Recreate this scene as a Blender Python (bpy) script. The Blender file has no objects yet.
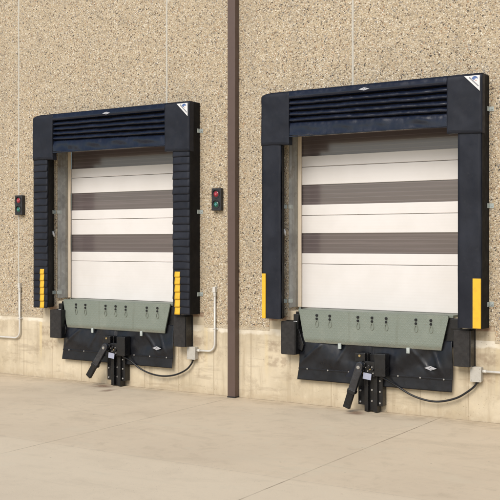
import bpy, bmesh, math, random
from mathutils import Vector, noise, Matrix

random.seed(7)
SC = bpy.context.scene
COL = SC.collection
R = math.radians

# ------------------------------------------------------------------ materials
def new_mat(name, base=(.5, .5, .5), rough=.6, metal=0.0, spec=.5):
    m = bpy.data.materials.new(name)
    m.use_nodes = True
    b = m.node_tree.nodes['Principled BSDF']
    b.inputs['Base Color'].default_value = (*base, 1)
    b.inputs['Roughness'].default_value = rough
    b.inputs['Metallic'].default_value = metal
    b.inputs['Specular IOR Level'].default_value = spec
    return m


class NT:
    """small node-tree builder"""
    def __init__(self, m):
        self.t = m.node_tree
        self.b = self.t.nodes['Principled BSDF']
        self.co = self.t.nodes.new('ShaderNodeTexCoord').outputs['Object']

    def n(self, kind, **kw):
        nd = self.t.nodes.new(kind)
        for k, v in kw.items():
            setattr(nd, k, v)
        return nd

    def set(self, sock, v):
        if isinstance(v, bpy.types.NodeSocket):
            self.t.links.new(v, sock)
        elif isinstance(v, tuple) and len(v) == 3 and sock.type == 'RGBA':
            sock.default_value = (*v, 1)
        else:
            sock.default_value = v

    def map(self, scale=(1, 1, 1), loc=(0, 0, 0)):
        nd = self.n('ShaderNodeMapping')
        nd.inputs['Scale'].default_value = scale
        nd.inputs['Location'].default_value = loc
        self.set(nd.inputs['Vector'], self.co)
        return nd.outputs[0]

    def noise(self, scale, detail=4, rough=.55, vec=None, dist=0.0):
        nd = self.n('ShaderNodeTexNoise')
        self.set(nd.inputs['Vector'], vec or self.co)
        nd.inputs['Scale'].default_value = scale
        nd.inputs['Detail'].default_value = detail
        nd.inputs['Roughness'].default_value = rough
        nd.inputs['Distortion'].default_value = dist
        return nd.outputs[0]

    def voro(self, scale, vec=None, feature='F1', rnd=1.0):
        nd = self.n('ShaderNodeTexVoronoi', feature=feature)
        self.set(nd.inputs['Vector'], vec or self.co)
        nd.inputs['Scale'].default_value = scale
        nd.inputs['Randomness'].default_value = rnd
        return nd

    def ramp(self, fac, stops, interp='LINEAR'):
        nd = self.n('ShaderNodeValToRGB')
        cr = nd.color_ramp
        cr.interpolation = interp
        while len(cr.elements) < len(stops):
            cr.elements.new(.5)
        for e, (p, c) in zip(cr.elements, stops):
            e.position = p
            if not isinstance(c, tuple):
                c = (c, c, c)
            e.color = (*c, 1)
        self.set(nd.inputs[0], fac)
        return nd.outputs[0]

    def mix(self, fac, a, b, mode='MIX'):
        nd = self.n('ShaderNodeMix', data_type='RGBA', blend_type=mode)
        nd.clamp_factor = True
        self.set(nd.inputs[0], fac)
        self.set(nd.inputs[6], a)
        self.set(nd.inputs[7], b)
        return nd.outputs[2]

    def math(self, op, a, b=0.0, c=0.0):
        nd = self.n('ShaderNodeMath', operation=op)
        self.set(nd.inputs[0], a)
        self.set(nd.inputs[1], b)
        if op in ('SMOOTH_MIN', 'MULTIPLY_ADD', 'WRAP', 'COMPARE'):
            self.set(nd.inputs[2], c)
        return nd.outputs[0]

    def sep(self, vec=None):
        nd = self.n('ShaderNodeSeparateXYZ')
        self.set(nd.inputs[0], vec or self.co)
        return nd.outputs

    def rng(self, v, a, b, c=0.0, d=1.0):
        nd = self.n('ShaderNodeMapRange', interpolation_type='SMOOTHSTEP')
        self.set(nd.inputs[0], v)
        for i, q in zip((1, 2, 3, 4), (a, b, c, d)):
            nd.inputs[i].default_value = q
        return nd.outputs[0]

    def near(self, v, x0, w, soft):
        """1 within w of x0, fading over soft"""
        return self.rng(self.math('ABSOLUTE', self.math('SUBTRACT', v, x0)), w, w + soft, 1.0, 0.0)

    def grid_line(self, v, x0, period, w, soft):
        a = self.math('WRAP', self.math('SUBTRACT', v, x0), period / 2, -period / 2)
        return self.rng(self.math('ABSOLUTE', a), w, w + soft, 1.0, 0.0)

    def bump(self, h, strength=.3, dist=.01, prev=None):
        nd = self.n('ShaderNodeBump')
        nd.inputs['Strength'].default_value = strength
        nd.inputs['Distance'].default_value = dist
        self.set(nd.inputs['Height'], h)
        if prev:
            self.set(nd.inputs['Normal'], prev)
        return nd.outputs[0]

    def color(self, c): self.set(self.b.inputs['Base Color'], c)
    def rough(self, c): self.set(self.b.inputs['Roughness'], c)
    def normal(self, c): self.set(self.b.inputs['Normal'], c)


def m_aggregate():
    m = new_mat('exposed_aggregate', rough=.85, spec=.3)
    t = NT(m)
    warp = t.n('ShaderNodeVectorMath', operation='ADD')
    wn = t.n('ShaderNodeTexNoise'); t.set(wn.inputs['Vector'], t.co)
    wn.inputs['Scale'].default_value = 40
    sc = t.n('ShaderNodeVectorMath', operation='SCALE'); t.set(sc.inputs[0], wn.outputs['Color'])
    sc.inputs['Scale'].default_value = .012
    t.set(warp.inputs[0], t.co); t.set(warp.inputs[1], sc.outputs[0])
    V = warp.outputs[0]
    big = t.voro(60, V)
    small = t.voro(130, V)
    pal = [(0, (.07, .065, .06)), (.05, (.19, .13, .085)), (.14, (.33, .285, .225)), (.22, (.50, .385, .25)),
           (.42, (.61, .49, .33)), (.63, (.70, .595, .435)), (.81, (.82, .745, .61)), (.925, (.29, .265, .245)), (.965, (.46, .28, .16))]
    sb = t.n('ShaderNodeSeparateColor'); t.set(sb.inputs[0], big.outputs['Color'])
    ss = t.n('ShaderNodeSeparateColor'); t.set(ss.inputs[0], small.outputs['Color'])
    cb = t.ramp(sb.outputs[0], pal, 'CONSTANT')
    cs = t.ramp(ss.outputs[0], pal, 'CONSTANT')
    isb = t.math('GREATER_THAN', sb.outputs[1], .42)
    c = t.mix(isb, cs, cb)
    db = t.rng(big.outputs['Distance'], .42, .75)
    matrix = t.mix(t.noise(300, 2), (.42, .33, .21), (.60, .49, .33))
    c = t.mix(t.math('MULTIPLY', db, .7), c, matrix)
    big2 = t.noise(.7, 4, .6)
    ax, ay, az = t.sep()
    slur = t.math('SUBTRACT', az, t.math('MULTIPLY', t.math('SUBTRACT', t.noise(9, 5, .6), .5), .16))
    c = t.mix(t.rng(slur, .93, .985, .85, 0), c, (.60, .51, .37))
    c = t.mix(t.rng(big2, .35, .7, 0, .22), c, t.mix(.5, c, (.45, .38, .28)))
    c = t.mix(t.rng(t.noise(3.5, 5, .65), .50, .72, 0, .24), c, (.30, .26, .20))
    rain = t.noise(1.0, 5, .6, t.map((3.2, 1, .16)))
    c = t.mix(t.rng(rain, .52, .70, 0, .20), c, (.33, .285, .22))
    t.color(c)
    h1 = t.math('MULTIPLY', t.math('SUBTRACT', 1.0, big.outputs['Distance']), isb)
    h2 = t.math('MULTIPLY', t.math('SUBTRACT', 1.0, small.outputs['Distance']), .45)
    t.normal(t.bump(t.math('ADD', h1, h2), 1.0, .010))
    t.rough(t.rng(sb.outputs[2], 0, 1, .6, .95))
    return m


def m_base_wall():
    m = new_mat('board_cast_concrete', rough=.85, spec=.3)
    t = NT(m)
    x, y, z = t.sep()
    n1 = t.noise(1.3, 6, .62)
    n2 = t.noise(9, 6, .6)
    streak = t.noise(1.0, 5, .6, t.map((7, 1, .55)))
    smear = t.noise(1.0, 5, .65, t.map((1.1, 1, 8)))
    c = t.mix(t.rng(n1, .3, .7), (.50, .42, .295), (.66, .57, .42))
    c = t.mix(t.rng(n2, .45, .75, 0, .35), c, (.68, .57, .39))
    c = t.mix(t.rng(streak, .50, .68, 0, .6), c, (.40, .32, .215))
    c = t.mix(t.rng(streak, .30, .44, .45, 0), c, (.70, .61, .45))
    c = t.mix(t.rng(smear, .54, .68, 0, .5), c, (.36, .29, .205))
    blot = t.noise(3.2, 6, .68)
    c = t.mix(t.rng(blot, .54, .66, 0, .4), c, (.36, .285, .195))
    c = t.mix(t.rng(blot, .32, .42, .5, 0), c, (.72, .63, .47))
    # form seams
    c = t.mix(t.math('MULTIPLY', t.grid_line(x, -7.05, .61, .004, .006), t.rng(n1, .3, .6, .15, .55)), c, (.30, .23, .15))
    # grimy patches beside the pit openings, rust under the seal corners
    for cx in (-9.383, -5.238):
        for ox in (-1.40, 1.42):
            px = t.near(x, cx + ox, .14, .10)
            pz = t.near(z, .73, .05, .05)
            c = t.mix(t.math('MULTIPLY', t.math('MULTIPLY', px, pz), t.rng(n2, .35, .62, 0, .6)), c, (.25, .18, .12))
            pz = t.near(z, 1.1, .02, .03)
            c = t.mix(t.math('MULTIPLY', t.math('MULTIPLY', px, pz), t.rng(n2, .35, .55, .1, .75)), c, (.17, .075, .04))
            pz = t.near(z, .52, .05, .04)
            c = t.mix(t.math('MULTIPLY', t.math('MULTIPLY', px, pz), t.rng(t.noise(14, 4), .4, .6, 0, .5)), c, (.30, .22, .15))
            # yellow-white runs
            px = t.near(x, cx + ox * 1.12, .012, .03)
            pz = t.rng(z, .15, .6, 0, 1)
            c = t.mix(t.math('MULTIPLY', t.math('MULTIPLY', px, pz), t.rng(streak, .35, .6, .1, .6)), c, (.72, .58, .32))
    # chalky bloom on top of the smooth base
    bl = t.math('ADD', z, t.math('MULTIPLY', t.math('SUBTRACT', n2, .5), .10))
    band = t.math('MULTIPLY', t.rng(bl, .855, .89), t.rng(z, .95, .955, 1.0, 0.0))
    c = t.mix(t.math('MULTIPLY', band, t.rng(t.noise(2.2, 4), .38, .62, .1, .85)), c, (.80, .74, .62))
    # damp/dirty foot
    c = t.mix(t.math('MULTIPLY', t.rng(z, 0, .16, 1, 0), t.rng(n2, .35, .6, .15, .55)), c, (.42, .33, .22))
    pits = t.voro(26)
    pm = t.math('MULTIPLY', t.rng(pits.outputs['Distance'], .07, .13, 1, 0), t.math('GREATER_THAN', t.noise(2.3, 2), .56))
    c = t.mix(t.math('MULTIPLY', pm, .6), c, (.18, .13, .08))
    t.color(c)
    h = t.math('SUBTRACT', t.math('ADD', t.math('MULTIPLY', n2, .5), t.math('MULTIPLY', t.noise(60, 3), .25)), pm)
    t.normal(t.bump(h, .35, .006))
    return m


def m_ground():
    m = new_mat('broomed_concrete', rough=.9, spec=.25)
    t = NT(m)
    x, y, z = t.sep()
    n1 = t.noise(.55, 6, .62)
    n2 = t.noise(4.5, 7, .65, dist=.4)
    n3 = t.noise(45, 4, .7)
    c = t.mix(t.rng(n1, .3, .7), (.65, .535, .385), (.715, .595, .43))
    c = t.mix(t.rng(n2, .5, .72, 0, .22), c, (.38, .305, .205))
    n4 = t.noise(1.7, 6, .7, t.map((.55, 1, 1)), .8)
    c = t.mix(t.rng(n4, .52, .66, 0, .18), c, (.38, .30, .20))
    c = t.mix(t.rng(n4, .34, .46, .4, 0), c, (.66, .58, .43))
    c = t.mix(t.rng(n2, .25, .45, .35, 0), c, (.53, .45, .325))
    # a paler later pour away from the wall
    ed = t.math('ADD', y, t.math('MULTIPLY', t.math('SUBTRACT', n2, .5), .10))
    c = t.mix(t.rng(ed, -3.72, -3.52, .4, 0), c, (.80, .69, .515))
    sl = t.noise(1.0, 5, .65, t.map((.8, 5.5, 1)))
    c = t.mix(t.rng(sl, .55, .75, 0, .16), c, (.40, .32, .22))
    grit = t.voro(34)
    c = t.mix(t.math('MULTIPLY', t.rng(grit.outputs['Distance'], .08, .16, 1, 0), t.rng(n4, .42, .6, .05, .4)), c, (.26, .20, .14))
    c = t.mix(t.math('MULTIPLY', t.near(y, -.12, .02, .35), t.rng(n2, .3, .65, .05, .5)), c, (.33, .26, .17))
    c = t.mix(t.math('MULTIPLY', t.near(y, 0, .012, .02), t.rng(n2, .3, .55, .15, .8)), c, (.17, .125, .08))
    # dark brown spots on the ground under the hooks
    for px, py, w in ((-9.5, -.22, .16), (-5.35, -.25, .10), (-9.15, -.5, .06)):
        k = t.math('MULTIPLY', t.near(x, px, w * .3, w * 1.4), t.near(y, py, .03, .16))
        c = t.mix(t.math('MULTIPLY', k, t.rng(n2, .3, .6, .3, .9)), c, (.20, .115, .07))
    # scuffs and tyre-scrape lines
    sp = t.voro(3.1, t.map((1, 1.7, 1)))
    c = t.mix(t.math('MULTIPLY', t.rng(sp.outputs['Distance'], .02, .05, 1, 0), .6), c, (.17, .13, .09))
    # joints
    jx = t.grid_line(x, -7.30, 2.955, .004, .007)
    jy = t.grid_line(y, -3.62, 5.9, .002, .004)
    jx = t.math('MULTIPLY', jx, t.rng(x, -9.2, -8.8, .12, 1))
    jn = t.rng(n4, .35, .6, .25, 1)
    c = t.mix(t.math('MULTIPLY', jx, t.math('MULTIPLY', jn, t.rng(x, -7.0, -5.5, .45, .75))), c, (.19, .14, .09))
    c = t.mix(t.math('MULTIPLY', jy, .25), c, (.2, .15, .1))
    c = t.mix(t.rng(n3, .35, .7, 0, .18), c, (.64, .56, .43))
    t.color(c)
    t.normal(t.bump(t.math('SUBTRACT', t.math('ADD', t.math('MULTIPLY', n3, .3), t.noise(140, 2)), t.math('MULTIPLY', jx, 3)), .25, .005))
    return m


def m_vinyl(name, base, rough=.5, wr=.12, scale=7, dusty=.12, spec=.35):
    m = new_mat(name, base, rough, spec=spec)
    t = NT(m)
    n = t.noise(3.0, 5, .6)
    c = t.mix(t.rng(n, .35, .7), base, tuple(v * 1.35 + .004 for v in base))
    dust = t.noise(22, 5, .7)
    c = t.mix(t.rng(dust, .55, .8, 0, dusty), c, (.16, .145, .13))
    t.color(c)
    t.rough(t.rng(t.noise(12, 3), .3, .7, rough - .08, rough + .1))
    b1 = t.bump(t.noise(scale, 4, .55, t.map((1, 1, .5))), wr, .03)
    t.normal(t.bump(t.noise(420, 1), .08, .002, b1))
    return m


def m_door():
    m = new_mat('cream_enamel', (.80, .755, .70), .42, spec=.4)
    t = NT(m)
    x, y, z = t.sep()
    c = t.mix(t.rng(t.noise(1.6, 4, .6), .35, .7), (.77, .735, .705), (.725, .69, .655))
    c = t.mix(t.rng(t.noise(1.0, 4, .6, t.map((.5, 1, 40))), .5, .75, 0, .25), c, (.72, .66, .59))
    c = t.mix(t.rng(t.noise(38, 4, .7), .64, .8, 0, .25), c, (.5, .42, .33))
    t.color(c)
    w = t.math('SINE', t.math('MULTIPLY', z, 2 * math.pi / .038))
    b = t.bump(w, .03, .004)
    t.normal(t.bump(t.noise(2.5, 3), .10, .02, b))
    return m


def m_window():
    m = new_mat('smoked_ribbed_plastic', (.1, .072, .072), .16)
    t = NT(m)
    t.b.inputs['IOR'].default_value = 1.75
    x, y, z = t.sep()
    w = t.math('ABSOLUTE', t.math('WRAP', z, .0275, -.0275))
    c = t.mix(t.rng(w, .002, .006, 1, 0), (.112, .091, .089), (.152, .127, .124))
    c = t.mix(t.rng(t.noise(1.0, 4, .6, t.map((.6, 1, 30))), .45, .75, 0, .5), c, (.185, .148, .148))
    t.color(c)
    t.normal(t.bump(t.rng(w, 0, .008, 1, 0), .04, .002))
    return m


def m_galv(name='galvanised_steel', base=(.42, .42, .40), streaky=False):
    m = new_mat(name, base, .5, .35)
    t = NT(m)
    v = t.voro(18)
    s = t.n('ShaderNodeSeparateColor'); t.set(s.inputs[0], v.outputs['Color'])
    c = t.mix(s.outputs[0], tuple(b * .85 for b in base), tuple(b * 1.15 for b in base))
    if streaky:
        st = t.noise(1.0, 5, .6, t.map((3, 22, .7)))
        c = t.mix(t.rng(st, .45, .7, 0, .6), c, (.20, .17, .12))
        c = t.mix(t.rng(t.noise(2.1, 5, .7), .56, .7, 0, .7), c, (.17, .13, .085))
    t.color(c)
    return m


def m_speckled(name, base, rough, alt, amt=.5, metal=0.0, scale=14, bump=.05):
    m = new_mat(name, base, rough, metal)
    t = NT(m)
    c = t.mix(t.rng(t.noise(scale, 5, .65), .45, .75, 0, amt), base, alt)
    t.color(c)
    t.rough(t.rng(t.noise(scale * .6, 3), .3, .7, max(.05, rough - .1), rough + .1))
    t.normal(t.bump(t.noise(scale * 6, 3), bump, .004))
    return m


def m_lip():
    m = m_speckled('sage_green_plate', (.190, .216, .177), .5, (.235, .258, .215), .6, 0, 5, .02)
    t = NT(m)
    x, y, z = t.sep()
    # raised tread pattern: alternating diagonal lozenges
    def loz(sgn, ox):
        u = t.math('ADD', t.math('MULTIPLY', x, 30), t.math('MULTIPLY', z, 30 * sgn))
        v = t.math('SUBTRACT', t.math('MULTIPLY', x, 30), t.math('MULTIPLY', z, 30 * sgn))
        a = t.math('ABSOLUTE', t.math('WRAP', t.math('ADD', u, ox), 1, -1))
        b = t.math('ABSOLUTE', t.math('WRAP', t.math('ADD', v, ox), 1, -1))
        return t.math('MULTIPLY', t.rng(a, .35, .7, 1, 0), t.rng(b, .08, .26, 1, 0))
    h = t.math('MAXIMUM', loz(1, 0), loz(-1, .5))
    t.normal(t.bump(h, .45, .003))
    c0 = t.b.inputs['Base Color'].links[0].from_socket
    c = t.mix(t.rng(t.noise(3.0, 5, .65), .55, .75, 0, .4), c0, (.30, .31, .25))
    c = t.mix(t.rng(t.noise(1.0, 4, .6, t.map((9, 1, .8))), .58, .75, 0, .35), c, (.13, .14, .10))
    c = t.mix(t.math('MULTIPLY', t.rng(t.math('ADD', z, t.math('MULTIPLY', t.noise(14, 5, .7), .10)), .545, .60, 1, 0), .55), c, (.17, .15, .11))
    c = t.mix(t.rng(t.noise(16, 5, .72), .66, .74, 0, .5), c, (.19, .12, .07))
    t.color(c)
    return m


M = {}
M['agg'] = m_aggregate()
M['base'] = m_base_wall()
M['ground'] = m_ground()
M['navy'] = m_vinyl('navy_black_vinyl', (.0120, .0138, .0205), .50, .14, 7, .06, .22)
M['gloss'] = m_vinyl('glossy_curtain_vinyl', (.0045, .0072, .0175), .20, .05, 9, .02, .45)
M['skirt'] = m_vinyl('skirt_vinyl', (.0045, .0052, .0080), .34, .05, 5, .03, .4)
M['black'] = m_vinyl('black_side_vinyl', (.005, .0045, .0045), .7, .06, 7, .02, .2)
M['yellow'] = m_speckled('yellow_vinyl', (.80, .47, .025), .5, (.46, .27, .03), .45, 0, 16)
M['cream'] = m_door()
M['stop'] = m_speckled('warm_stop_vinyl', (.80, .68, .52), .5, (.72, .58, .42), .5, 0, 6)
M['window'] = m_window()
M['galv'] = m_galv('clip_zinc', (.46, .50, .475))
M['jamb'] = m_galv('weathered_jamb_steel', (.34, .345, .335), True)
M['lip'] = m_lip()
M['rubber'] = m_speckled('bumper_rubber', (.016, .014, .013), .75, (.034, .029, .026), .7, 0, 20, .2)
M['steel'] = m_speckled('black_painted_steel', (.0065, .0065, .0075), .34, (.018, .0165, .016), .5, 0, 25, .06)
M['arm'] = m_speckled('worn_black_steel', (.012, .014, .020), .2, (.07, .075, .09), .35, .0, 18, .04)
M['arm'].node_tree.nodes['Principled BSDF'].inputs['Specular IOR Level'].default_value = .9
M['bolt'] = m_speckled('zinc_bolt', (.45, .44, .42), .4, (.25, .2, .15), .5, .7, 40)
M['brass'] = new_mat('yellow_zinc_bolt', (.45, .33, .15), .4, .6)
M['tag'] = m_speckled('rating_plate', (.38, .40, .50), .4, (.27, .29, .39), .6, 0, 60)
M['white'] = m_speckled('printed_white', (.74, .74, .73), .45, (.60, .60, .60), .4, 0, 20)
M['silver'] = m_speckled('badge_silver', (.48, .48, .50), .4, (.36, .36, .38), .5, .2, 30)
M['ring'] = new_mat('weld_bead', (.215, .235, .19), .5)
M['red'] = new_mat('sticker_red', (.50, .06, .04), .5)
M['blue'] = new_mat('print_blue', (.075, .14, .33), .5)
M['ink'] = new_mat('print_grey', (.16, .16, .18), .5)
M['hole'] = new_mat('dark_hole', (.008, .008, .008), .8)
M['brown'] = m_speckled('brown_coil_steel', (.105, .068, .054), .5, (.080, .050, .039), .6, 0, 5, .03)
M['boxgrey'] = m_speckled('junction_grey', (.50, .475, .42), .5, (.38, .35, .29), .6, .1, 25)
M['conduit'] = m_speckled('conduit_zinc', (.66, .635, .58), .45, (.48, .45, .39), .5, .1, 20)
M['cable'] = new_mat('cable_rubber', (.008, .008, .009), .4)
M['caulk'] = m_speckled('grey_caulk', (.52, .485, .41), .75, (.60, .57, .49), .6, 0, 8)
M['lamphouse'] = m_speckled('signal_housing', (.020, .020, .022), .45, (.035, .034, .033), .5, 0, 30)
M['lensred'] = new_mat('red_lens', (.26, .014, .024), .15)
M['lensgreen'] = new_mat('green_lens', (.010, .095, .055), .15)
M['lensmid'] = new_mat('red_lens_centre', (.45, .09, .11), .2)
M['lensmidg'] = new_mat('green_lens_centre', (.08, .26, .28), .2)

# ------------------------------------------------------------------ mesh helpers  (d = distance in front of the wall face, y = -d)
class MB:
    def __init__(self): self.bm = bmesh.new()

    def face(self, pts):
        vs = [self.bm.verts.new(p) for p in pts]
        return self.bm.faces.new(vs)

    def box(self, x0, x1, d0, d1, z0, z1, rot=None, piv=None):
        P = [Vector((x, -d, z)) for x in (x0, x1) for d in (d0, d1) for z in (z0, z1)]
        if rot:
            c = Vector(piv) if piv else sum(P, Vector()) / 8
            P = [rot @ (p - c) + c for p in P]
        v = [self.bm.verts.new(p) for p in P]
        for f in ((0, 1, 3, 2), (4, 6, 7, 5), (0, 4, 5, 1), (2, 3, 7, 6), (0, 2, 6, 4), (1, 5, 7, 3)):
            self.bm.faces.new([v[i] for i in f])
        return self

    def prism(self, pts, vec):
        """polygon extruded along vec"""
        vec = Vector(vec)
        a = [self.bm.verts.new(Vector(p)) for p in pts]
        b = [self.bm.verts.new(Vector(p) + vec) for p in pts]
        n = len(a)
        self.bm.faces.new(a); self.bm.faces.new(b[::-1])
        for i in range(n):
            self.bm.faces.new((a[i], b[i], b[(i + 1) % n], a[(i + 1) % n]))
        return self

    def plate(self, xz, d0, d1):
        return self.prism([(x, -d0, z) for x, z in xz], (0, -(d1 - d0), 0))

    def tube(self, pts, r, n=14, cap=True):
        pts = [Vector(p) for p in pts]
        rings = []
        up = None
        for i, p in enumerate(pts):
            t = (pts[min(i + 1, len(pts) - 1)] - pts[max(i - 1, 0)]).normalized()
            if up is None:
                up = t.orthogonal().normalized()
            up = (up - t * up.dot(t)).normalized()
            s = t.cross(up)
            rr = r[i] if isinstance(r, (list, tuple)) else r
            rings.append([self.bm.verts.new(p + (up * math.cos(a) + s * math.sin(a)) * rr)
                          for a in [2 * math.pi * k / n for k in range(n)]])
        for A, B in zip(rings, rings[1:]):
            for k in range(n):
                f = self.bm.faces.new((A[k], A[(k + 1) % n], B[(k + 1) % n], B[k]))
                f.smooth = True
        if cap:
            self.bm.faces.new(rings[0][::-1]); self.bm.faces.new(rings[-1])
        return self

    def disc(self, x, d0, d1, z, r, n=20):
        return self.tube([(x, -d0, z), (x, -d1, z)], r, n)

    def grid(self, fn, nu, nv, thick=0.0, smooth=True):
        """fn(u,v) -> (x,d,z); optional solid thickness going backwards"""
        G = []
        for j in range(nv + 1):
            row = []
            for i in range(nu + 1):
                x, d, z = fn(i / nu, j / nv)
                row.append(self.bm.verts.new((x, -d, z)))
            G.append(row)
        for j in range(nv):
            for i in range(nu):
                f = self.bm.faces.new((G[j][i], G[j][i + 1], G[j + 1][i + 1], G[j + 1][i]))
                f.smooth = smooth
        if thick:
            H = [[self.bm.verts.new(v.co + Vector((0, thick, 0))) for v in row] for row in G]
            for j in range(nv):
                for i in range(nu):
                    f = self.bm.faces.new((H[j][i], H[j + 1][i], H[j + 1][i + 1], H[j][i + 1])); f.smooth = smooth
            for i in range(nu):
                self.bm.faces.new((G[0][i], H[0][i], H[0][i + 1], G[0][i + 1]))
                self.bm.faces.new((G[nv][i], G[nv][i + 1], H[nv][i + 1], H[nv][i]))
            for j in range(nv):
                self.bm.faces.new((G[j][0], G[j + 1][0], H[j + 1][0], H[j][0]))
                self.bm.faces.new((G[j][nu], H[j][nu], H[j + 1][nu], G[j + 1][nu]))
        return self

    def build(self, name, mat, parent=None, origin=(0, 0, 0), bevel=0.0, seg=2, recalc=True):
        if recalc:
            bmesh.ops.recalc_face_normals(self.bm, faces=self.bm.faces)
        o0 = Vector(origin)
        for v in self.bm.verts:
            v.co -= o0
        me = bpy.data.meshes.new(name)
        self.bm.to_mesh(me); self.bm.free()
        me.materials.append(mat)
        o = bpy.data.objects.new(name, me)
        COL.objects.link(o)
        if parent:
            o.parent = parent
        else:
            o.location = o0
        if bevel:
            b = o.modifiers.new('bevel', 'BEVEL')
            b.width = bevel; b.segments = seg; b.limit_method = 'ANGLE'; b.angle_limit = R(35)
            b.harden_normals = False
        return o


def tag(o, label=None, cat=None, group=None, kind=None):
    for k, v in (('label', label), ('category', cat), ('group', group), ('kind', kind)):
        if v:
            o[k] = v
    return o


def thing(name, loc, label, cat, group=None):
    o = bpy.data.objects.new(name, None)
    COL.objects.link(o)
    o.location = loc
    o.empty_display_size = .1
    return tag(o, label, cat, group)


def copy_tree(o, parent=None):
    c = o.copy(); COL.objects.link(c)
    if parent:
        c.parent = parent
    for ch in [k for k in bpy.data.objects if k.parent == o]:
        copy_tree(ch, c)
    return c


def fbm(x, y, z, oct=4):
    return noise.fractal(Vector((x, y, z)), .6, 2.1, oct)


CX = (-9.383, -5.238)            # centre lines of the two docks
OPEN, SILL, HEAD = 1.235, 1.205, 3.72

# ------------------------------------------------------------------ ground
g = MB()
g.face([(-150, 0.3, 0), (150, 0.3, 0), (150, -220, 0), (-150, -220, 0)])
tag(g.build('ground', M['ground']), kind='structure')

# ------------------------------------------------------------------ building
XL, XR, TOP = -26.0, 12.0, 7.4
bld = thing('warehouse_building', (0, 0, 0), 'tan pebble faced warehouse wall with smooth concrete foot and two dock doors', 'building')


def rects(mb, xs, zs, keep, d, depth):
    """solid wall cells, front face at d, back at -depth, only faces on the skin"""
    for i in range(len(xs) - 1):
        for j in range(len(zs) - 1):
            if not keep((xs[i] + xs[i + 1]) / 2, (zs[j] + zs[j + 1]) / 2):
                continue
            x0, x1, z0, z1 = xs[i], xs[i + 1], zs[j], zs[j + 1]
            mb.face([(x0, -d, z0), (x1, -d, z0), (x1, -d, z1), (x0, -d, z1)])
            def nb(a, b):
                ii, jj = i + a, j + b
                if 0 <= ii < len(xs) - 1 and 0 <= jj < len(zs) - 1:
                    return keep((xs[ii] + xs[ii + 1]) / 2, (zs[jj] + zs[jj + 1]) / 2)
                return False
            if not nb(-1, 0): mb.face([(x0, -d, z0), (x0, -d, z1), (x0, depth, z1), (x0, depth, z0)])
            if not nb(1, 0): mb.face([(x1, -d, z0), (x1, depth, z0), (x1, depth, z1), (x1, -d, z1)])
            if not nb(0, -1): mb.face([(x0, -d, z0), (x0, depth, z0), (x1, depth, z0), (x1, -d, z0)])
            if not nb(0, 1): mb.face([(x0, -d, z1), (x1, -d, z1), (x1, depth, z1), (x0, depth, z1)])


PATCH0, PATCH1 = -1.52, 1.56
xs = sorted([XL, XR] + [c + o for c in CX for o in (PATCH0, -OPEN, OPEN, PATCH1)])
zs = [0, .93, 1.13, SILL, HEAD, TOP]
def in_open(x, z): return any(abs(x - c) < OPEN for c in CX) and SILL < z < HEAD
def in_base(x, z): return z < .93 or (z < 1.13 and any(c + PATCH0 < x < c + PATCH1 for c in CX)) or (z < SILL and any(abs(x - c) < OPEN for c in CX))
w = MB(); rects(w, xs, zs, lambda x, z: not in_open(x, z) and not in_base(x, z), .006, .30)
w.build('pebble_wall', M['agg'], bld, recalc=False)
w = MB(); rects(w, xs, zs, in_base, 0, .30)
w.build('concrete_foot', M['base'], bld, recalc=False)
for k in range(-4, 7):
    X = -8.474 + 2.955 * k
    z0 = .935
    for c in CX:
        if abs(X - c) < OPEN + .02:
            z0 = HEAD + .01
        elif c + PATCH0 < X < c + PATCH1:
            z0 = 1.135
    j = MB()
    j.grid(lambda u, v: (X + (u - .5) * (.028 + .006 * fbm(v * 30, k, 0)) + .003 * fbm(v * 9, k, 5), .010 + .002 * fbm(v * 40, u * 3, k) - .006 * abs(u - .5), z0 + (TOP - z0) * v), 3, 120, .012)
    j.build('panel_joint', M['caulk'], bld)

for cx in CX:
    # steel jambs lining the reveal
    for s in (-1, 1):
        j = MB()
        j.box(cx + s * OPEN, cx + s * (OPEN - .012), -.30, -.02, SILL + .04, HEAD)
        j.build('door_jamb', M['jamb'], bld, bevel=.002)
        j = MB()
        j.box(cx + s * (OPEN - .013), cx + s * (OPEN - .062), -.262, -.235, SILL + .04, HEAD)
        j.build('door_stop', M['stop'], bld, bevel=.004)
    # sectional door
    dr = MB().box(cx - OPEN + .014, cx + OPEN - .014, -.345, -.32, SILL + .02, HEAD).build('overhead_door', M['cream'], bld)
    joints = [SILL + .03, 1.82, 2.467, 3.117, HEAD + .03]
    for a, b in zip(joints, joints[1:]):
        p = MB()
        zt = min(b, HEAD - .01)
        if a > 1.5:
            p.box(cx - 1.205, cx + 1.205, -.32, -.28, a + .003, a + .143)
            top0 = a + .41
            if top0 < zt:
                p.box(cx - 1.205, cx + 1.205, -.32, -.28, top0, zt - .003)
            wz = (a + .143, min(top0, zt))
        else:
            p.box(cx - 1.205, cx + 1.205, -.32, -.28, a + .003, zt - .003)
            wz = None
        p.build('door_panel', M['cream'], dr, bevel=.005)
        if wz:
            MB().box(cx - 1.20, cx + 1.20, -.318, -.294, wz[0] + .001, wz[1] - .001).build('window_band', M['window'], dr)
    MB().box(cx - 1.2, cx + 1.2, -.315, -.285, SILL + .012, SILL + .034).build('bottom_seal', M['black'], dr)

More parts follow.
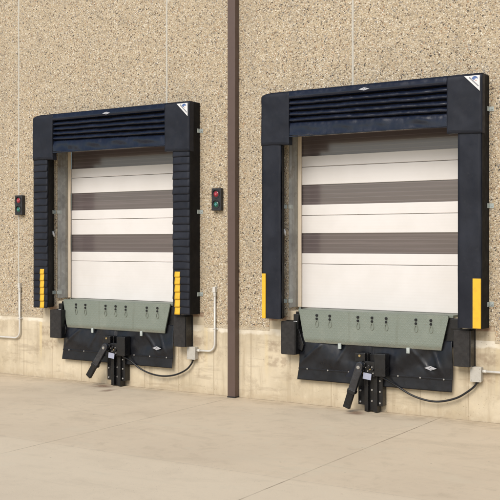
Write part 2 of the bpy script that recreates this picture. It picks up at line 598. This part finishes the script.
# ------------------------------------------------------------------ dock seals
ZS = 1.11
def make_seal(cx, pleated, label):
    root = thing('dock_seal', (cx, 0, ZS), label, 'dock seal', 'dock seals framing the doors')
    og = (0, 0, ZS)
    zt = 4.055
    for s in (-1, 1):
        pad = MB()
        o, i, ib = s * 1.48, s * 1.197, s * 1.292
        if not pleated:
            def cross(v):
                z = ZS + .004 + v * (zt - .03 - ZS)
                return z
            prof = [(o, .004), (o, .235), (o * .9955, .248)] + [(o * .9955 + (i - o * .9955) * k / 8, .250) for k in range(1, 8)] + [(i - s * .006 + s * .008, .248), (i, .236), (ib, .004)]
            NZ = 60
            def fn(u, v):
                k = u * (len(prof) - 1)
                a = int(min(k, len(prof) - 2)); f = k - a
                x = prof[a][0] * (1 - f) + prof[a + 1][0] * f
                d = prof[a][1] * (1 - f) + prof[a + 1][1] * f
                z = cross(v)
                nn = fbm(x * 3 + cx, z * 1.6, s, 3)
                if d > .2:
                    d += .011 * nn
                x += .004 * fbm(z * 2.2, s + cx, 1, 3) * (1 if d > .1 else 0)
                return x, d, z
            pad.grid(fn, len(prof) - 1, NZ)
            # closing end caps
            pad.prism([(o * .998, -.006, ZS + .002), (o * .998, -.246, ZS + .002), (i * 1.004, -.246, ZS + .002), (ib * 1.002, -.006, ZS + .002)], (0, 0, .006))
        else:
            pad.prism([(o * .999, -.004, ZS + .01), (o * .999, -.235, ZS + .01), (i, -.235, ZS + .01), (ib, -.004, ZS + .01)], (0, 0, zt - .04 - ZS))
            n = 22
            p = (3.40 - ZS) / n
            for k in range(n):
                z0 = ZS - .004 + k * p
                ja, jb, jc = [random.uniform(-.006, .006) for _ in range(3)]
                def fl(u, v):
                    # v 0 bottom .. 1 top : hanging flap, bottom rolled out
                    z = z0 + v * (p + .012) + jc * .4 * (u - .5) + .004 * math.sin(u * 3.1) * (1 - v)
                    x = o + s * (.004 + ja * (1 - v)) + u * (i - o - s * (.008 + jb * (1 - v)))
                    d = .244 + .013 * (1 - v) + .003 * fbm(u * 2.2 + k, v, s + cx, 2)
                    e = min(u, 1 - u)
                    d -= .010 * max(0, 1 - e / .06) ** 2
                    if v < .02: d -= .006
                    return x, d, z
                pad.grid(fl, 14, 6, .010)
        pad = pad.build('side_pad', M['navy'], root, og)
        # yellow guide stripe
        st = MB()
        if pleated:
            xa, xb = (s * 1.335, s * 1.252) if s < 0 else (s * 1.238, s * 1.328)
            for k in range(6):
                z0 = ZS - .004 + k * p
                hz = p + .010 if k < 5 else p * .72
                def fs(u, v):
                    z = z0 + .001 + v * hz
                    vv = v * hz / (p + .012)
                    d = .244 + .013 * (1 - vv) + .0045
                    return xa + (xb - xa) * u + random.uniform(-.001, .001), d, z
                st.grid(fs, 3, 5, .004)
        else:
            if s < 0: st.box(-1.477, -1.424, .243, .2585, ZS + .006, 1.70)
            else: st.box(1.380, 1.476, .243, .2585, ZS + .006, 1.69)
        st.build('guide_stripe', M['yellow'], pad)
        # children of pad are in pad space (pad sits at the root)
        bpy.data.objects[pad.children[0].name].location = (0, 0, -ZS) if pad.children else (0, 0, 0)
        # black outer side return
        MB().box(s * 1.482, s * 1.490, .002, .238, ZS, zt - (.034 if s < 0 else .004)).build('side_panel', M['black'], root, og, bevel=.002)
        # inner black face strip
        MB().prism([(i + s * .010 - s * .012, -.222, ZS + .004), (i - s * .008, -.222, ZS + .004), (ib - s * .006, -.006, ZS + .004), (ib + s * .0, -.006, ZS + .004)], (0, 0, zt - .1 - ZS)).build('inner_panel', M['black'], root, og)
        # corner cover
        cc = MB()
        xa, xb = s * 1.068, s * 1.494
        def fc(u, v):
            x = xa + (xb - xa) * u
            z = 3.372 + (zt - 3.372) * v + .006 * math.sin(u * 4 + s)* (1 - v)
            d = .262 + .007 * fbm(x * 2.5 + cx, z * 2.5, 3, 3) - .02 * max(0, (v - .93) / .07) ** 2
            if s < 0 and v > .90 and u > .7: z -= .030 * ((u - .7) / .3) ** 2 * ((v - .90) / .10)
            e = 1 - u
            d -= .012 * max(0, 1 - e / .05) ** 2
            return x, d, z
        cc.grid(fc, 24, 30, .09)
        cc.box(xa, xb - s * .008, .002, .200, 3.72, zt - (.034 if s < 0 else .006))
        cc = cc.build('corner_cover', M['navy'], root, og)
        sm = MB()
        for zz in (3.392, 3.404):
            sm.grid(lambda u, v: (xa + (xb - xa) * (.03 + .94 * u), .2635 + .007 * fbm((xa + (xb - xa) * (.03 + .94 * u)) * 2.5 + cx, zz * 2.5, 3, 3) + .0016 * (1 if int(u * 120) % 2 else 0), zz + .006 * math.sin((.03 + .94 * u) * 4 + s) * .97 + .0015 * v), 120, 1, .002, False)
        sm.build('stitching', M['black'], cc).location = (0, 0, -ZS)
        for z in (1.385, 2.535, 3.665):
            b = MB()
            b.box(s * 1.4925, s * 1.498, .002, .075, z - .028, z + .028)
            b.box(s * 1.498, s * 1.548, .008, .014, z - .028, z + .028)
            b.disc(s * 1.525, .014, .022, z, .011)
            b.build('wall_clip', M['galv'], root, og, bevel=.001)
        for z in (1.335, 2.58):
            b = MB()
            b.box(s * 1.296, s * 1.240, .008, .014, z - .026, z + .026)
            b.prism([(s * 1.280, -.010, z - .026), (s * 1.274, -.010, z - .026), (s * 1.250, -.07, z - .026), (s * 1.256, -.07, z - .026)], (0, 0, .052))
            b.box(s * 1.2225, s * 1.217, -.10, .012, z - .026, z + .026)
            b.build('wall_clip', M['galv'], root, og, bevel=.001)
        MB().tube([(s * 1.262, -.02, 2.20), (s * 1.255, -.05, 2.245), (s * 1.262, -.055, 2.285)], [.012, .017, .010]).build('tie_loop', M['white'], root, og)
    # head: foam block, louvred curtain, top cover
    MB().box(-1.47, 1.47, .002, .165, 3.60, zt - .008).build('head_pad', M['black'], root, og)
    MB().box(-1.36, 1.49, .004, .246, zt - .006, zt + .004).build('top_cover', M['navy'], root, og, bevel=.003)
    prof = [(.246, 4.050), (.256, 4.035), (.262, 4.00), (.266, 3.966), (.258, 3.957)]
    npl, p0 = 4, .074
    z = 3.957
    for k in range(npl):
        p = p0
        prof += [(.150, z - .003), (.150, z - .016), (.205, z - .020), (.226, z - .026), (.244, z - .042), (.254, z - .060), (.252, z - p)]
        z -= p
    prof += [(.150, z - .003), (.150, z - .014), (.228, z - .019), (.243, z - .034), (.249, z - .075), (.250, z - .110), (.249, z - .150), (.253, z - .172), (.255, z - .186)]
    zlast = z - .186
    hd = MB()
    NP = len(prof) - 1
    def fh(u, v):
        k = v * NP
        a = min(int(k + 1e-6), NP)
        d, z = prof[a]
        x = -1.066 + 2.132 * u
        low = max(0, (3.66 - z) / .2)
        mid = 1 if 3.65 < z < 3.955 else 0
        # pleats spread a little to the right and sag between the corner covers
        if z < 3.957:
            z -= (3.957 - z) * (.10 * (u - .35)) if z > 3.6 else .03 * (u - .35)
        nn = fbm(x * 2.4 + cx, z * 9, 2.3, 4)
        z += mid * (.006 * fbm(x * 3.1 + cx, a // 7, 1.3, 3))
        d += mid * .006 * fbm(x * 4 + cx, a // 7, 8, 3)
        if z < 3.66:
            env = math.sin(min(1, max(0, (3.66 - z) / .18)) * math.pi) ** .6 if z > 3.48 else .2
            amp = .009 if pleated else .005
            d += env * (amp * fbm(x * 5 + z * 5 + cx, z * 10 - x * 2, 4, 3) + amp * .8 * math.sin(x * 13 + 3 * z * 8 + 2 * nn))
        return x, d, z
    hd.grid(fh, 110, NP, 0)
    head = hd.build('head_curtain', M['gloss'], root, og)
    # weighted hem at the foot of the curtain
    MB().box(-1.066, 1.066, .242, .262, zlast - .012, zlast + .004).build('curtain_hem', M['gloss'], head, bevel=.004)
    em = MB().plate([(-.074, 3.994), (.0, 4.013), (.074, 3.994), (.0, 3.975)], .262, .2665)
    em.build('diamond_badge', M['silver'], head)
    mk = MB().plate([(-.020, 3.989), (-.006, 4.001), (.006, 4.001), (-.008, 3.989)], .2660, .2672)
    mk.plate([(.006, 3.987), (.018, 3.999), (.028, 3.999), (.016, 3.987)], .2660, .2672)
    mk.build('badge_mark', M['ink'], head)
    for ch in head.children:
        ch.location = (0, 0, -ZS)
    # white warning triangle on the right corner
    a, b, c = (1.283, 4.030), (1.468, 4.030), (1.468, 3.848)
    tri = MB().plate([a, b, c], .262, .2705).build('corner_label', M['white'], root, og)
    pr = MB()
    pr.plate([(1.372, 3.992), (1.385, 4.013), (1.402, 4.022), (1.424, 4.021), (1.440, 4.008), (1.449, 3.988), (1.432, 3.996), (1.420, 3.992), (1.408, 3.996), (1.412, 3.984), (1.398, 3.976), (1.390, 3.986)], .2700, .2720)
    pr.build('bird_mark', M['blue'], tri)
    MB().disc(1.424, .270, .272, 3.972, .006, 10).build('dot_mark', M['red'], tri)
    wr = MB()
    t = 0.0
    dv = Vector((c[0] - a[0], 0, c[1] - a[1])); L = dv.length; dv.normalize()
    nv = Vector((-dv.z, 0, dv.x))
    if nv.z < 0: nv = -nv
    pos = .055
    while pos < L - .05:
        wdt = random.choice((.006, .008, .009))
        q = Vector((a[0], 0, a[1])) + dv * pos + nv * .022
        P = [q, q + dv * wdt, q + dv * wdt + nv * .015, q + nv * .015]
        wr.plate([(v.x, v.z) for v in P], .2700, .2718)
        pos += wdt + .0035
    wr.build('lettering', M['ink'], tri)
    for ch in tri.children:
        ch.location = (0, 0, -ZS)
    for x in ((.112,) if not pleated else (.179, 1.044)):
        MB().tube([(x, -.19, zt + .004), (x, -.19, zt + .022)], [.011, .009], 12).build('cap_screw', M['galv'], root, og)
    return root


make_seal(CX[0], True, 'dark dock seal with pleated flaps on its side pads, yellow stripes set in')
make_seal(CX[1], False, 'dark dock seal with plain smooth side pads, yellow stripes along outer edges')

# ------------------------------------------------------------------ dock levellers
def make_leveler(cx, label):
    ZL = .32
    root = thing('dock_leveler', (cx, 0, ZL), label, 'dock leveler', 'dock levelers under the doors')
    og = (0, 0, ZL)
    MB().box(-1.06, 1.06, -.27, .030, SILL + .001, 1.236).build('deck_plate', M['lip'], root, og, bevel=.003)
    fr = MB().box(-1.10, 1.12, .002, .026, .86, SILL - .002)
    fr.box(1.03, 1.16, .002, .055, 1.08, 1.195)
    fr.build('pit_frame', M['steel'], root, og, bevel=.003)
    # hinge
    h = MB().tube([(-.98, -.046, 1.222), (.99, -.046, 1.222)], .014, 12)
    h.build('hinge', M['lip'], root, og)
    # lip: tapered plate with a bent toe
    lp = MB()
    def fl(u, v):
        z = .815 + v * (1.232 - .815)
        hw = .942 + (1.018 - .942) * min(1, max(0, (z - .86) / .34)) if z > .86 else .942 - .012 * (.86 - z) / .045
        x = -.004 + (2 * u - 1) * hw
        d = .088 - .018 * v
        if z < .872: d -= (.872 - z) * .22
        d += .0015 * fbm(x * .8, 0, cx, 1)
        return x, d, z
    lp.grid(fl, 40, 24, .022, smooth=False)
    lip = lp.build('lip_plate', M['lip'], root, og)
    for k, x in enumerate((-.760, -.572, -.174, .020, .212, .604, .797)):
        hb = MB()
        hb.disc(x, .068, .0862, 1.168, .017, 16); hb.disc(x, .068, .0875, 1.124, .015, 16)
        hb.build('bolt_hole', M['hole'], lip)
        rg = MB()
        n = 22
        pts = []
        for q in range(n + 1):
            a = 2 * math.pi * q / n
            px = .026 * math.sin(a) * (.55 + .45 * (1 - math.cos(a)) / 2)
            pts.append((x + px + .004, -.0835, 1.062 + .042 * math.cos(a)))
        rg.tube(pts, .0042, 8, False)
        rg.build('weld_ring', M['ring'], lip)
    for x in (-.430, .505):
        MB().box(x - .021, x + .021, .060, .090, .755, .826).build('lug', M['galv'], lip, bevel=.004)
    for ch in lip.children:
        ch.location = (0, 0, -ZL)
    # left strut with sticker
    st = MB()
    st.box(-1.085, -1.015, .026, .115, .98, 1.175)
    st.plate([(-1.075, .98), (-1.015, .98), (-.945, .78), (-.97, .70), (-1.03, .72)], .03, .095)
    st = st.build('lip_strut', M['steel'], root, og, bevel=.006)
    MB().box(-1.082, -1.030, .1155, .1172, .985, 1.085).build('sticker', M['white'], st)
    MB().box(-1.080, -1.050, .1168, .1185, 1.01, 1.065).build('sticker_band', M['red'], st)
    for ch in st.children:
        ch.location = (0, 0, -ZL)
    # skirt
    sk = MB()
    def fs(u, v):
        z = .325 + v * (.93 - .325)
        x = -1.035 + 2.10 * u
        if u < .02: x += .012 * math.sin(z * 14)
        if u > .98: x += .008 * math.sin(z * 11 + 1)
        hang = 1 - v
        d = .040 + .028 * math.sin(min(1, hang * 1.15) * math.pi * .62)
        fold = .016 * math.sin((x + .9 * (z - .5) * (1 if x < 0 else -1)) * 8.5 + 1.5 * fbm(x * 1.3, z * 1.3, cx, 2))
        amp = max(0, min(1, (z - .47) / .14))
        d += fold * amp + .008 * amp * fbm(x * 2.2, z * 2.5, cx, 2)
        # sharp creases fanning out from the lip corners
        for (qx, qz, sl, h) in ((.55, .80, -1.1, .014), (.80, .82, -2.2, .012), (-.70, .80, .9, .013), (-.35, .80, 1.8, .010)):
            dist = abs((z - qz) - sl * (x - qx)) / math.sqrt(1 + sl * sl)
            d += h * amp * max(0, 1 - dist / .035) * max(0, min(1, (qz + .04 - z) / .10))
        d += .020 * amp * math.exp(-((x + .93) / .12) ** 2 - ((z - .62) / .12) ** 2)
        d += .004 * fbm(x * 6, z * 3, 9, 3)
        if z < .46: d += .010 * (.46 - z) / .13 * (1 + fbm(x * 2, 0, cx, 2))
        return x, d, z
    sk.grid(fs, 120, 44, .006)
    sk = sk.build('skirt', M['skirt'], root, og)
    bt = MB().box(-1.034, 1.060, .060, .074, .460, .482).build('batten', M['skirt'], sk, bevel=.004)
    for x in (-.90, -.60, -.30, .37, .66, .96):
        MB().disc(x, .072, .082, .472, .010, 12).build('rivet', M['bolt'], sk)
    em = MB().plate([(-.078 + .80, .597), (.80, .624), (.078 + .80, .597), (.80, .570)], .094, .099)
    em.build('diamond_badge', M['silver'], sk)
    mk = MB().plate([(.775, .592), (.800, .612), (.812, .612), (.790, .592)], .0985, .1002)
    mk.plate([(.796, .585), (.806, .592), (.834, .592), (.826, .585)], .0985, .1002)
    mk.build('badge_mark', M['ink'], sk)
    for ch in sk.children:
        ch.location = (0, 0, -ZL)
    return root


make_leveler(CX[0], 'sage green dock leveler lip with black skirt under the door with pleated pads')
make_leveler(CX[1], 'sage green dock leveler lip with black skirt under the door with smooth pads')

# ------------------------------------------------------------------ bumpers
bw = [(CX[0], -1.095, .23, 'pleated pads, left of its green lip'), (CX[0], 1.255, .205, 'pleated pads, right of its green lip'),
      (CX[1], -1.135, .21, 'smooth pads, left of its green lip'), (CX[1], 1.215, .20, 'smooth pads, right of its green lip')]
for cx, ox, wd, txt in bw:
    root = thing('dock_bumper', (cx + ox, 0, .645), 'black rubber dock bumper below the seal with ' + txt, 'bumper', 'dock bumpers beside the lips')
    h = wd / 2
    b = MB()
    b.box(-h + .004, h - .004, .016, .172, .005, .435)
    b.build('rubber_block', M['rubber'], root, bevel=.006)
    MB().box(-h - .012, h + .012, .002, .015, 0, .44).build('back_plate', M['steel'], root, bevel=.002)
    for s in (-1, 1):
        MB().box(s * (h - .003), s * (h + .006), .0155, .160, .01, .43).build('end_angle', M['steel'], root, bevel=.002)
    for k in (-.3, .3):
        MB().tube([(k * wd, -.05, .437), (k * wd, -.05, .443)], .012).build('tie_rod', M['steel'], root)

# ------------------------------------------------------------------ vehicle restraints
def make_restraint(cx, dx, ang, label):
    root = thing('vehicle_restraint', (cx + dx, 0, 0.0), label, 'vehicle restraint', 'vehicle restraints below the lips')
    p = MB()
    p.box(-.150, -.030, .102, .116, .085, .44); p.box(.085, .182, .102, .116, .085, .44)
    p.box(-.150, -.136, .002, .102, .085, .44); p.box(.168, .182, .002, .102, .085, .44)
    p.build('mounting_plate', M['steel'], root, bevel=.003)
    for x0, x1 in ((-.05, .002), (.068, .125)):
        c = MB().box(x0, x1, .04, .150, .012, .73)
        c.build('track_rail', M['steel'], root, bevel=.006)
    MB().box(-.002, .072, .05, .104, .02, .72).build('track_web', M['steel'], root, bevel=.003)
    for x in (-.118, .148):
        for z in (.121, .262, .398):
            if x < 0 and z > .39: continue
            MB().tube([(x, -.115, z), (x, -.124, z), (x, -.128, z)], [.014, .014, .009], 6).build('bolt', M['bolt'], root)
    for z in (.140, .277):
        MB().tube([(.035, -.103, z), (.035, -.113, z)], [.015, .012], 6).build('bolt', M['bolt'], root)
    MB().box(.112, .262, .085, .215, .462, .742).build('housing', M['steel'], root, bevel=.008)
    MB().box(-.150, -.012, .085, .215, .628, .738).build('housing', M['steel'], root, bevel=.008)
    MB().tube([(-.082, -.213, .704), (-.082, -.224, .704)], .015, 10).build('bolt', M['brass'], root)
    # roller carriage with its small fittings
    cg = MB().box(-.060, .118, .150, .212, .452, .640)
    cg.tube([(-.02, -.21, .60), (-.02, -.245, .60)], .028)
    cg.tube([(.045, -.21, .58), (.045, -.24, .58)], .020)
    cg.tube([(.09, -.21, .54), (.09, -.235, .54)], .018)
    cg.tube([(-.03, -.21, .53), (-.03, -.24, .53)], .016)
    cg.build('carriage', M['steel'], root, bevel=.004)
    for x, z, m in ((.0, .565, 'bolt'), (.06, .545, 'brass'), (.028, .522, 'bolt'), (.085, .575, 'bolt'), (-.035, .495, 'brass'), (.10, .50, 'bolt')):
        MB().tube([(x, -.210, z), (x, -.222, z)], [.011, .009], 6).build('bolt', M[m], root)
    rt = Matrix.Rotation(R(7), 3, 'Y')
    MB().box(-.024, .086, .236, .241, .422, .500, rt).build('label_plate', M['tag'], root)
    MB().box(-.010, .075, .205, .236, .435, .49, rt).build('label_bracket', M['steel'], root)
    MB().plate([(-.288, .428), (-.136, .606), (-.10, .606), (-.112, .440)], .205, .217).build('gusset', M['navy'], root)
    # hook arm hanging from the carriage
    arm = MB()
    rot = Matrix.Rotation(R(ang), 3, 'Y')
    piv = Vector((-.052, -.27, .590))
    def P(x, z): return piv + rot @ Vector((x, 0, z))
    n = 12
    prof = [(.047 * math.cos(math.pi * k / n), .047 * math.sin(math.pi * k / n) * 1.1) for k in range(n + 1)]
    prof += [(-.050, -.34), (.050, -.34)]
    arm.prism([P(x, z) + Vector((0, .03, 0)) for x, z in prof], (0, -.060, 0))
    arm = arm.build('hook_arm', M['arm'], root, bevel=.009, seg=3)
    t2 = MB()
    t2.prism([P(x, z) + Vector((0, .038, 0)) for x, z in ((-.056, -.318), (.056, -.318), (.056, -.352), (.040, -.372), (-.050, -.372))], (0, -.076, 0))
    t2.build('collar', M['steel'], arm, bevel=.006)
    t3 = MB()
    t3.prism([P(x, z) + Vector((0, .024, 0)) for x, z in ((-.050, -.37), (.040, -.37), (.040, -.565), (-.050, -.565))], (0, -.048, 0))
    t3.build('arm_tip', M['steel'], arm, bevel=.006)
    t4 = MB().tube([P(.0, -.02) + Vector((0, -.029, 0)), P(0, -.02) + Vector((0, -.040, 0))], .022)
    t4.build('pivot_pin', M['bolt'], arm)
    return root


make_restraint(CX[1], 0, 18.5, 'black steel truck restraint, arm hanging steeply, below dock with smooth pads')
make_restraint(CX[0], .045, 35, 'black steel truck restraint, arm swung wide, below dock with pleated pads')

# ------------------------------------------------------------------ cables, junction boxes, conduits
def smooth_path(pts, n=8):
    pts = [Vector(p) for p in pts]
    out = []
    P = [pts[0]] + pts + [pts[-1]]
    for i in range(1, len(P) - 2):
        for k in range(n):
            t = k / n
            a, b, c, d = P[i - 1], P[i], P[i + 1], P[i + 2]
            out.append(.5 * ((2 * b) + (c - a) * t + (2 * a - 5 * b + 4 * c - d) * t * t + (3 * b - a - 3 * c + d) * t ** 3))
    out.append(pts[-1])
    return out


c0 = [(.10, .170, .50), (.19, .19, .462), (.25, .16, .427), (.375, .10, .345), (.545, .085, .256), (.731, .08, .207), (.909, .07, .204), (1.107, .06, .260), (1.251, .055, .350), (1.335, .05, .425), (1.358, .05, .478)]
c1 = [(.15, .170, .50), (.24, .17, .452), (.343, .11, .382), (.480, .09, .290), (.675, .08, .224), (.891, .07, .203), (1.105, .06, .236), (1.290, .055, .320), (1.385, .05, .420), (1.400, .05, .478)]
for cx, cc, txt in ((CX[1], c0, 'smooth pads'), (CX[0], c1, 'pleated pads')):
    MB()
    o = MB().tube(smooth_path([(cx + x, -d, z) for x, d, z in cc]), .0125, 10).build('power_cable', M['cable'], None, (cx + 1.0, 0, .2))
    tag(o, 'black cable sagging from restraint to grey box at the dock with ' + txt, 'cable', 'power cables of the restraints')

for cx, x0, x1, txt in ((CX[1], 1.290, 1.418, 'smooth pads'), (CX[0], 1.325, 1.462, 'pleated pads')):
    root = thing('junction_box', (cx + (x0 + x1) / 2, 0, .475), 'small grey junction box under the right bumper of the dock with ' + txt, 'junction box', 'junction boxes on the concrete foot')
    h = (x1 - x0) / 2
    MB().box(-h, h, .002, .078, 0, .172).build('box_body', M['boxgrey'], root, bevel=.005)
    MB().box(-h - .002, h + .002, .079, .085, -.003, .176).build('cover', M['boxgrey'], root, bevel=.003)
    for sx in (-1, 1):
        for z in (.018, .152):
            MB().disc(sx * (h - .014), .084, .088, z, .005, 8).build('screw', M['bolt'], root)
    MB().tube([(.01, -.05, .0), (.01, -.05, -.022)], [.020, .016]).build('cable_gland', M['cable'], root)


def conduit(xb, zb, xv, ztop, label):
    """horizontal run at zb from xb, 90 degree sweep, up at xv"""
    s = 1 if xv > xb else -1
    r = .11
    pts = [(xb, -.036, zb), (xv - s * r, -.036, zb)]
    pts += [(xv - s * r + s * r * math.sin(a), -.036, zb + r - r * math.cos(a)) for a in [math.pi / 2 * k / 8 for k in range(1, 9)]]
    pts += [(xv, -.036, ztop)]
    root = thing('conduit', (xb, 0, zb), label, 'conduit', 'pale conduits on the wall')
    og = (xb, 0, zb)
    MB().tube(pts, .0145, 12).build('pipe', M['conduit'], root, og)
    f = MB().tube([(xv, -.036, ztop - .04), (xv, -.036, ztop + .02)], .020, 12)
    f.box(xv - .022, xv + .022, .008, .062, ztop + .02, ztop + .095)
    f.build('elbow_fitting', M['conduit'], root, og, bevel=.004)
    MB().tube([(xb, -.036, zb), (xb + s * .05, -.036, zb)], .020, 12).build('coupling', M['conduit'], root, og)
    k = MB().box(xv - .035, xv + .035, .002, .012, zb + .30, zb + .325)
    k.tube([(xv - .020, -.010, zb + .312), (xv - .017, -.05, zb + .312), (xv + .017, -.05, zb + .312), (xv + .020, -.010, zb + .312)], .007, 8)
    k.build('pipe_strap', M['conduit'], root, og)
    return root


conduit(CX[0] + 1.465, .600, -7.620, 1.40, 'pale grey conduit bending up between the pleated dock and the brown downspout')
conduit(CX[1] + 1.421, .598, -3.44, 1.40, 'pale conduit leaving the right side of the junction box at the smooth dock')
conduit(-12.50, .590, -11.376, 1.37, 'pale grey conduit bending up below the leftmost signal light')

# ------------------------------------------------------------------ signal lights
for cx, wd, txt in ((-11.365, .160, 'left of pleated dock seal'), (-7.572, .155, 'between pleated dock seal and downspout')):
    root = thing('signal_light', (cx, 0, 2.545), 'black signal box with red over green lens, ' + txt, 'signal light', 'dock signal lights on the wall')
    h = wd / 2
    MB().box(-h, h, .008, .075, 0, .31).build('housing', M['lamphouse'], root, bevel=.008)
    for z, a, b, nm in ((.228, 'lensred', 'lensmid', 'red_lens'), (.085, 'lensgreen', 'lensmidg', 'green_lens')):
        hd = MB()
        n = 24
        # short round hood around the lens, longer on top
        for k in range(n):
            a0, a1 = 2 * math.pi * k / n, 2 * math.pi * (k + 1) / n
            def q(an, r, d): return (r * math.cos(an), -d, z + r * math.sin(an))
            d0 = .080 + .014 * max(0, math.sin(a0)); d1 = .080 + .014 * max(0, math.sin(a1))
            for P in ([q(a0, .060, .07), q(a1, .060, .07), q(a1, .060, d1), q(a0, .060, d0)],
                      [q(a0, .055, .07), q(a0, .055, d0), q(a1, .055, d1), q(a1, .055, .07)],
                      [q(a0, .060, d0), q(a1, .060, d1), q(a1, .055, d1), q(a0, .055, d0)]):
                hd.face(P)
        hd.build('lens_hood', M['lamphouse'], root)
        ln = MB()
        def dome(u, v):
            an = 2 * math.pi * u; r = .039 * v
            return r * math.cos(an), .0765 + .008 * math.sqrt(max(0, 1 - v * v)), z + r * math.sin(an)
        ln.grid(dome, 24, 6)
        L = ln.build(nm, M[a], root)
        md = MB()
        for s in (-1, 1):
            md.disc(.0, .082, .0862 , z + s * .010, .009, 12)
        md.box(-.019, .019, .082, .0858, z - .006, z + .006)
        md.build('bulb', M[b], L)

# ------------------------------------------------------------------ downspout
root = thing('downspout', (-7.300, 0, 0), 'square brown metal downspout running up the wall between the two docks', 'downspout')
dp = MB().box(-.061, .061, .012, .108, .012, TOP)
dp.build('pipe', M['brown'], root, bevel=.006, seg=3)
MB().box(-.065, .065, .010, .112, .001, .020).build('foot_collar', M['rubber'], root, bevel=.004)
for z in (6.6,):
    MB().box(-.12, .12, .007, .010, z, z + .04).build('strap', M['brown'], root)

# ------------------------------------------------------------------ light
w = bpy.data.worlds.new('World'); SC.world = w
w.use_nodes = True
nt = w.node_tree
bg = nt.nodes['Background']
sky = nt.nodes.new('ShaderNodeTexSky')
sky.sky_type = 'NISHITA'
sky.sun_disc = False
EL, AZ = 39.0, 178.0           # sun stands in front of the wall
sky.sun_elevation = R(EL)
sky.sun_rotation = R(AZ)
sky.air_density = 1.0
sky.dust_density = 1.2
sky.ozone_density = 1.0
nt.links.new(sky.outputs[0], bg.inputs[0])
bg.inputs[1].default_value = .078

sd = bpy.data.lights.new('sun', 'SUN')
sd.energy = 1.5
sd.angle = R(32)
sd.color = (1.0, .945, .86)
so = bpy.data.objects.new('sun', sd); COL.objects.link(so)
to_sun = Vector((math.sin(R(AZ)) * math.cos(R(EL)), math.cos(R(AZ)) * math.cos(R(EL)), math.sin(R(EL))))
so.rotation_euler = to_sun.to_track_quat('Z', 'Y').to_euler()
so.location = (-8, -10, 12)

# ------------------------------------------------------------------ camera
cd = bpy.data.cameras.new('camera')
cd.sensor_width = 36
cd.lens = 973 / 500 * 36
cd.shift_y = -7 / 500
cd.clip_end = 600
co = bpy.data.objects.new('camera', cd); COL.objects.link(co)
co.location = (0, -11.107, 2.1)
co.rotation_euler = (R(90), 0, R(32.4636))
SC.camera = co

vs = SC.view_settings
vs.view_transform = 'Standard'
vs.look = 'None'
vs.gamma = 1
vs.use_curve_mapping = False
vs.exposure = 0.78
